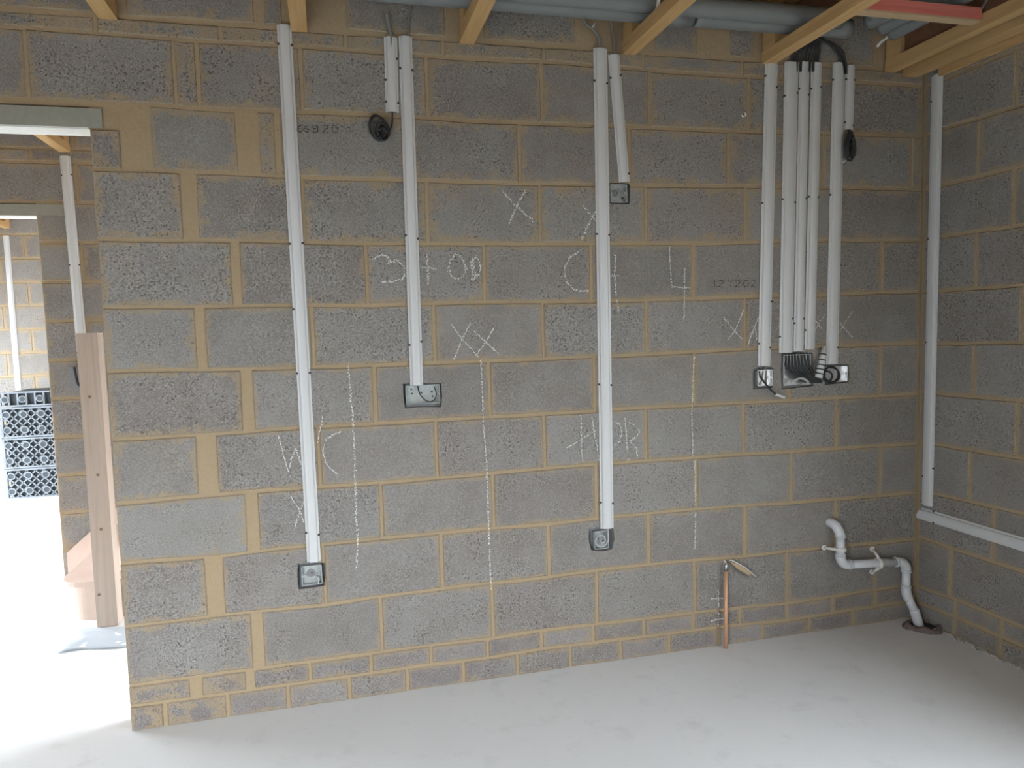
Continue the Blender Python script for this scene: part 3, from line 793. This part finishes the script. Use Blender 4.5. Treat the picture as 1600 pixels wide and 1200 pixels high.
for k, x in enumerate((-1.795, -2.4, -3.0)):
    joist(x, YH-.002, .102, ['timber joist of the hall ceiling above the hall capping', 'timber joist of the hall ceiling, second from the stairs', 'outermost timber joist of the hall ceiling'][k], grp=None, web=False)
for k, x in enumerate((-3.3, -3.9)):
    joist(x, YF-.002, YH+.102, ['timber joist in the far room above the distant capping', 'timber joist in the far room by the outer wall'][k], grp=None, web=False)
e = empty('wall_ledger', (XR-.02, -2.3, 2.44), 'timber ledger fixed along the top of the right wall', 'timber')
MB().box((XR-.026, YB, 2.428), (XR-.004, -.10, 2.468)).build('ledger_board', 'joist', e)
# red strongback
e = empty('red_brace', (1.9, -.47, 2.487), 'red painted timber brace between the last joists', 'timber')
MB().box((1.469, -.49, 2.493), (2.012, -.446, 2.535)).build('brace_board', 'joist_x', e)
MB().box((1.469, -.489, 2.487), (2.012, -.447, 2.493)).build('bare_underside', 'tan', e)
# two straight strap wires
e = empty('hanger_strap', (2.16, -.45, 2.49), 'thin grey metal strap hanging beside the red brace', 'strap')
MB().poly([(2.010, -.44, 2.49), (2.010, -.455, 2.49), (2.010, -.66, 2.69), (2.010, -.645, 2.69)], (.002, 0, 0)).build('strap_strip', 'grey', e)

# ------------------------------------------------------------------ ducts
def duct(pts, r, label, ribs=False, mat='duct'):
    root = empty('air_duct', Vector(pts[0]), label, 'duct')
    P = smooth_path(pts, 10) if len(pts) > 2 else [Vector(pts[0]).lerp(Vector(pts[1]), t/24) for t in range(25)]
    MB().tube(P, r, 18).build('duct_tube', mat, root, True); return root
d1 = duct([(-.42, -.138, 2.575), (1.02, -.138, 2.572)], .037, 'grey duct along the front wall, lower left length')
MB().tube([(.90, -.138, 2.572), (1.00, -.138, 2.572)], .040, 18).build('coupler', 'duct', d1, True)
duct([(1.03, -.140, 2.572), (1.72, -.138, 2.575)], .037, 'grey duct along the front wall, lower right length')
d2 = duct([(-.30, -.217, 2.573), (.83, -.217, 2.573)], .037, 'grey duct in front of the wall duct, upper left length')
MB().tube([(.822, -.217, 2.573), (.836, -.217, 2.573)], .0385, 20).build('white_ring', 'white', d2, True)
duct([(.87, -.217, 2.573), (1.62, -.217, 2.575)], .037, 'grey duct in front of the wall duct, upper right length')
HX = [(1.71, 2.585), (1.78, 2.59), (1.86, 2.585), (1.94, 2.58)]
for k, (x, z) in enumerate(HX):
    y0 = (-.285, -.19, -.16, -.13)[k]
    root = duct([(x, y0, z), (x+.01, -.5, z+.004), (x+.01, -1.1, z), (x, -2.4, z), (x, -4.4, z)], .034,
        ['smooth grey flexible duct passing over the red brace, leftmost of four', 'smooth grey flexible duct over the red brace, second of four', 'smooth grey flexible duct over the red brace, third of four', 'smooth grey flexible duct over the red brace, rightmost of four'][k])
p = q3(1385, 58, -.10)
cable('cable_end', [[(1371,72,-.10), (1376,66,-.12), (1384,60,-.12)], [(1383,62,-.12), (1388,54,-.13)]], .006, 'white', 'white wire end below the flexible ducts near the corner', 'cable', n=3)

# ------------------------------------------------------------------ waste pipe
root = empty('waste_pipe', (1.95, -.05, 0), 'white plastic waste pipe stepping down beside the corner into the clay gully', 'pipe')
YP = -.047; R = .0185
p1 = Vector((fw(1301, 818, -.02)[0], .01, fw(1301, 818, -.02)[1])); 
pa = q3(1311, 838, YP); pb = q3(1313, 873, YP); pc = q3(1328, 882, YP); pd_ = q3(1400, 878, YP); pe = q3(1416, 892, YP); pf = q3(1416, 922, YP)
pg = q3(1432, 962, -.078); ph = Vector((pg.x+.012, -.088, -.02))
pa.x = pb.x; pf.x = pe.x
def elbow(a, c, b, n=7):
    a, c, b = Vector(a), Vector(c), Vector(b); return [(1-t)**2*a+2*t*(1-t)*c+t*t*b for t in [k/(n-1) for k in range(n)]]
top = elbow(p1, (p1.x+.006, YP, p1.z+.006), pa)
MB().tube(top, R+.003, 14).build('elbow', 'pipe', root, True)
MB().tube([pa, pb], R, 14).build('pipe_length', 'pipe', root, True)
corner = Vector((pb.x, YP, pc.z))
MB().tube(elbow(pb+Vector((0, 0, .02)), corner, pc), R+.003, 14).build('elbow', 'pipe', root, True)
MB().tube([pc, pd_], R, 14).build('pipe_length', 'pipe', root, True)
MB().tube(elbow(pd_, (pe.x, YP, pd_.z), pe), R+.003, 14).build('elbow', 'pipe', root, True)
MB().tube([pe, pf], R, 14).build('pipe_length', 'pipe', root, True)
MB().tube(elbow(pf+Vector((0, 0, .02)), pf+Vector((0, 0, -.03)), pf.lerp(pg, .35)), R+.003, 14).build('elbow', 'pipe', root, True)
MB().tube([pf+Vector((0, 0, -.01)), pg], R, 14).build('pipe_length', 'pipe', root, True)
MB().tube(elbow(pf.lerp(pg, .75), pg, ph), R+.003, 14).build('elbow', 'pipe', root, True)
for (P, d) in ((pa, (0, 0, 1)), (pb+Vector((0, 0, .02)), (0, 0, 1)), (pc, (1, 0, 0)), (pd_, (1, 0, 0)), (pe, (0, 0, 1)), (pf+Vector((0, 0, .02)), (0, 0, 1))):
    d = Vector(d); MB().tube([P-d*.004, P+d*.004], R+.0045, 14).build('socket_rim', 'pipe', root, True)
def clip(c, ax, side, label):
    e = empty('pipe_clip', c, label, 'pipe clip')
    ax = Vector(ax); o = Vector((0, 0, 1)) if ax.x else Vector((1, 0, 0))
    MB().tube([c-ax*.008, c+ax*.008], R+.0065, 16).build('clip_band', 'white', e, True)
    for s in side:
        q = c+o*(s*(R+.006)); q2 = c+o*(s*(R+.034))
        m = MB().tube([q, Vector((q2.x, -.010, q2.z)) if s else q2], .0065, 8); m.build('clip_arm', 'white', e, True)
        t = Vector((q2.x, -.001, q2.z)); MB().disc(t, (0, -1, 0), .0125, .008, 14).build('screw_ear', 'white', e, True)
        MB().disc(t+Vector((0, -.0081, 0)), (0, -1, 0), .004, .0015, 8).build('screw', 'nail', e)
clip(Vector((pa.x, YP, q3(1311, 858, YP).z)), (0, 0, 1), (-1,), 'white clip holding the vertical top of the waste pipe')
clip(q3(1373, 880, YP), (1, 0, 0), (1, -1), 'white clip holding the horizontal run of the waste pipe')
# clay gully
root = empty('clay_gully', (pg.x, -.09, 0), 'broken terracotta gully collar in the floor around the waste pipe', 'drain')
m = MB(); n = 22; cx, cy = ph.x+.005, -.105
prof = [(.058, -.03), (.058, .012), (.066, .020), (.078, .016), (.088, .001), (.094, -.02)]
for k in range(n):
    a = 2*math.pi*k/n; wob = 1+.10*math.sin(3*a)+rnd.uniform(-.05, .05)
    for (r, z) in prof:
        m.v.append((cx+r*wob*math.cos(a), cy+min(r*wob*math.sin(a)*.85, -cy-.006), z*(1+.3*math.sin(5*a)) if z > 0 else z))
L_ = len(prof)
for k in range(n):
    for j in range(L_-1):
        a = k*L_+j; b = ((k+1) % n)*L_+j; m.f.append((a, b, b+1, a+1))
m.build('collar', 'clay', root); MB().disc((cx, cy, .0005), (0, 0, 1), .055, .002, 16).build('gully_hole', 'crate_dark', root)
root = None
p = on(2, 0, 1464, 986)
e = empty('rubble_chip', (p.x, p.y, 0), 'small white chip of rubble beside the clay gully', 'rubble')
MB().poly([(p.x-.02, p.y-.006, 0), (p.x+.022, p.y-.012, 0), (p.x+.018, p.y+.008, 0), (p.x-.015, p.y+.007, 0)], (.002, .001, .010)).build('chip', 'white', e)
# crumbs along the right wall foot
m = MB()
for k in range(90):
    yy = -rnd.uniform(.15, 1.2); xx = XR-.006-abs(rnd.gauss(0, .012)); s = rnd.uniform(.002, .008)
    m.poly([(xx-s, yy-s, 0), (xx+s, yy-s*rnd.random(), 0), (xx+s*.8, yy+s, 0), (xx-s*.7, yy+s*.8, 0)], (s*.2, -s*.1, s*.9))
tag(m.build('mortar_crumbs', 'crumb'), 'loose mortar crumbs along the foot of the right wall', 'rubble', kind='stuff')

# ------------------------------------------------------------------ copper pipe and sleeve
b0 = on(2, 0, 1133, 1012); 
e = empty('copper_pipe', (b0.x, -.03, 0), 'upright copper pipe rising from the floor against the wall', 'pipe')
t0 = q3(1134, 892, -.022)
MB().tube([(b0.x, -.03, -.01), (b0.x+.002, -.028, .12), t0], .0085, 12).build('pipe_length', 'copper', e, True)
t1 = q3(1134.5, 880, -.022)
MB().tube([t0, t1], .0072, 10).build('tape_end', 'steel', e, True)
MB().tube([t1, q3(1132, 876, -.03)], .003, 8).build('wire_tip', 'white', e, True)
s0 = q3(1143, 879, -.016); s1 = q3(1181, 903, -.03)
e = empty('tan_sleeve', s0, 'short tan sleeve slanting down right of the copper pipe top', 'pipe')
MB().tube([s0, s0.lerp(s1, .3), s0.lerp(s1, .75)], .008, 10, rr=[.004, .0105, .009]).build('sleeve_body', 'tan', e, True)
MB().tube([s0+Vector((-.012, 0, .012)), s0+Vector((0, -.008, .011)), s0.lerp(s1, .5)+Vector((.004, -.004, .013)), s1+Vector((0, 0, .005))], .0028, 6).build('white_wire', 'white', e, True)
MB().tube([s0.lerp(s1, .75), s1], .004, 8).build('dark_end', 'grey', e, True)

# ------------------------------------------------------------------ newel post and stairs
root = empty('newel_post', (-1.49, 1.12, 0), 'tall square timber post standing at the foot of the stairs', 'post')
MB().box((-1.538, 1.07, .004), (-1.446, 1.16, 1.432)).build('post_shaft', 'post', root)
for (px, py) in ((140, 620), (153, 742), (158, 827), (155, 929)):
    q = on(1, 1.07, px, py); MB().disc((q.x, 1.071, q.z), (0, -1, 0), .008, .0014, 10).build('knot', 'knot', root)
root = empty('staircase', (-1.6, 1.5, 0), 'pink-brown timber staircase with a rounded bottom step behind the wall', 'staircase')
def bull(x0, x1, y0, y1, r, n=8):
    pts = [(x1, y0), (x1, y1), (x0, y1)]
    for k in range(n+1):
        a = math.pi+math.pi/2*k/n; pts.append((x0+r+r*math.cos(a), y0+r+r*math.sin(a)))
    return pts
Y0, Y1 = 1.195, YH-.04
MB().poly([(x, y, .0) for x, y in bull(-1.70, -1.40, Y0, Y1, .10)], (0, 0, .180)).build('riser', 'stair', root)
MB().poly([(x, y, .180) for x, y in bull(-1.735, -1.40, Y0-.03, Y1, .12)], (0, 0, .026)).build('tread', 'stair', root)
for k in range(1, 9):
    x0 = -1.60+.235*(k-1); z = .206*k
    MB().box((x0+.10, Y0+.03, z), (x0+.118, Y1, z+.18)).build('riser', 'stair', root)
    MB().box((x0+.08, Y0+.03, z+.18), (x0+.36, Y1, z+.206)).build('tread', 'stair', root)
sl = .206/.235
for (ya, yb_, nm) in ((Y1, Y1+.032, 'wall_string'), (Y0-.005, Y0+.028, 'outer_string')):
    xs = -1.93 if nm == 'wall_string' else -1.446
    z0 = .155 if nm == 'wall_string' else .46
    x1 = .4
    pts = [(xs, ya, .02 if nm == 'wall_string' else .2), (xs, ya, z0), (x1, ya, z0+(x1-xs)*sl), (x1, ya, z0+(x1-xs)*sl-.27), (xs+.30, ya, .0 if nm == 'wall_string' else .2+.3*sl)]
    fixn(MB().poly(pts, (0, yb_-ya, 0)).build(nm, 'stair', root))
# membrane
e = empty('floor_membrane', (-1.4, .93, 0), 'blue-grey plastic sheet lying on the floor in front of the timber post', 'plastic sheet')
m = MB(); nx, ny = 12, 6
for i in range(nx+1):
    for j in range(ny+1):
        x = -1.62+.56*i/nx; yv = .80+.24*j/ny + .02*math.sin(i*.9)
        m.v.append((x-.02*math.sin(j*1.3), yv, .004+.004*math.sin(i*1.7+j)+.003*math.cos(j*2.1)))
for i in range(nx):
    for j in range(ny): a = i*(ny+1)+j; m.f.append((a, a+ny+1, a+ny+2, a+1))
o = m.build('sheet', 'sheet', e, True); sd = o.modifiers.new('thick', 'SOLIDIFY'); sd.thickness = .002

# ------------------------------------------------------------------ stacked crates in the far room
GP = .137
def crate(z0, label):
    x0, x1, y0, y1 = -3.215, -2.21, 4.5, 5.1; h = GP*2-.006
    root = empty('plastic_crate', ((x0+x1)/2, (y0+y1)/2, z0), label, 'crate', None)
    MB().box((x0+.03, y0+.035, z0+.012), (x1-.03, y1, z0+h-.012)).build('core', 'crate_dark', root)
    m = MB()
    for zz in (z0, z0+h-.014): m.box((x0, y0, zz), (x1, y0+.03, zz+.014))
    for xx in (x0, x1-.016): m.box((xx, y0, z0+.0145), (xx+.016, y0+.03, z0+h-.0145))
    m.build('frame', 'crate', root)
    m = MB(); sp = .0685
    k = -int(h/sp)-1
    while x0+k*sp < x1:
        for s in (1, -1):
            a = Vector((x0+k*sp if s > 0 else x0+k*sp+h, y0+.012, z0+.006)); b = a+Vector((s*(h-.012), 0, h-.012))
            # clip in x
            def clipx(a, b):
                pts = []
                t0, t1 = 0.0, 1.0; dx = b.x-a.x
                ta, tb = (x0-a.x)/dx, (x1-a.x)/dx
                t0 = max(t0, min(ta, tb)); t1 = min(t1, max(ta, tb)); return (a.lerp(b, t0), a.lerp(b, t1)) if t1 > t0+.02 else None
            c = clipx(a, b)
            if c:
                u_, v_ = c; o_ = Vector((.0035, 0, -.0035*s)) if s > 0 else Vector((.0035, 0, .0035))
                m.poly([u_-o_, u_+o_, v_+o_, v_-o_], (0, .012, 0))
        k += 1
    m.build('lattice_bars', 'crate', root)
    for r_ in range(2):
        for c_ in range(8):
            cx = x0+.045+c_*GP; cz = z0+GP*(r_+.5)-.002
            if cx > x1-.02: continue
            mm = MB(); n = 12
            for j in range(n):
                a = 2*math.pi*j/n
                for (rad, yy) in ((.024, y0+.03), (.024, y0+.002), (.033, y0+.002), (.033, y0+.03)): mm.v.append((cx+rad*math.cos(a), yy, cz+rad*math.sin(a)))
            for j in range(n):
                for q in range(3):
                    a = j*4+q; b = ((j+1) % n)*4+q; mm.f.append((a, b, b+1, a+1))
            mm.build('ring_socket', 'crate', root)
            MB().disc((cx, y0+.0119, cz), (0, -1, 0), .024, .006, 12).build('socket_hole', 'crate_dark', root)
crate(0.0, 'bottom grey lattice plastic crate of the stack in the far room')
crate(GP*2, 'grey lattice plastic crate directly above the bottom one in the far room')
crate(GP*4, 'grey lattice plastic crate just below the top of the far stack')
# last course is a single-height one on top
x0, x1, y0, y1 = -3.215, -2.21, 4.5, 5.1; z0 = GP*6; h = GP-.006
root = empty('plastic_crate', ((x0+x1)/2, (y0+y1)/2, z0), 'topmost thin grey lattice crate of the stack in the far room', 'crate')
MB().box((x0+.03, y0+.035, z0+.01), (x1-.03, y1, z0+h-.01)).build('core', 'crate_dark', root)
m = MB()
for zz in (z0, z0+h-.014): m.box((x0, y0, zz), (x1, y0+.03, zz+.014))
for k in range(15): m.box((x0+k*GP/2, y0+.004, z0+.0145), (x0+k*GP/2+.012, y0+.026, z0+h-.0145))
m.build('frame', 'crate', root)
for c_ in range(8):
    cx = x0+.045+c_*GP; cz = z0+h/2
    MB().tube([(cx, y0-.002, cz), (cx, y0+.02, cz)], .032, 12).build('ring_socket', 'crate', root)
    MB().disc((cx, y0-.0021, cz), (0, -1, 0), .023, .001, 12).build('socket_hole', 'crate_dark', root)
# grey board leaning left of the crates
e = empty('grey_board', (-3.33, 4.9, 0), 'grey board standing left of the stacked crates', 'board')
MB().box((-3.62, 4.62, 0), (-3.262, 4.66, .62)).build('board_panel', 'duct', e)
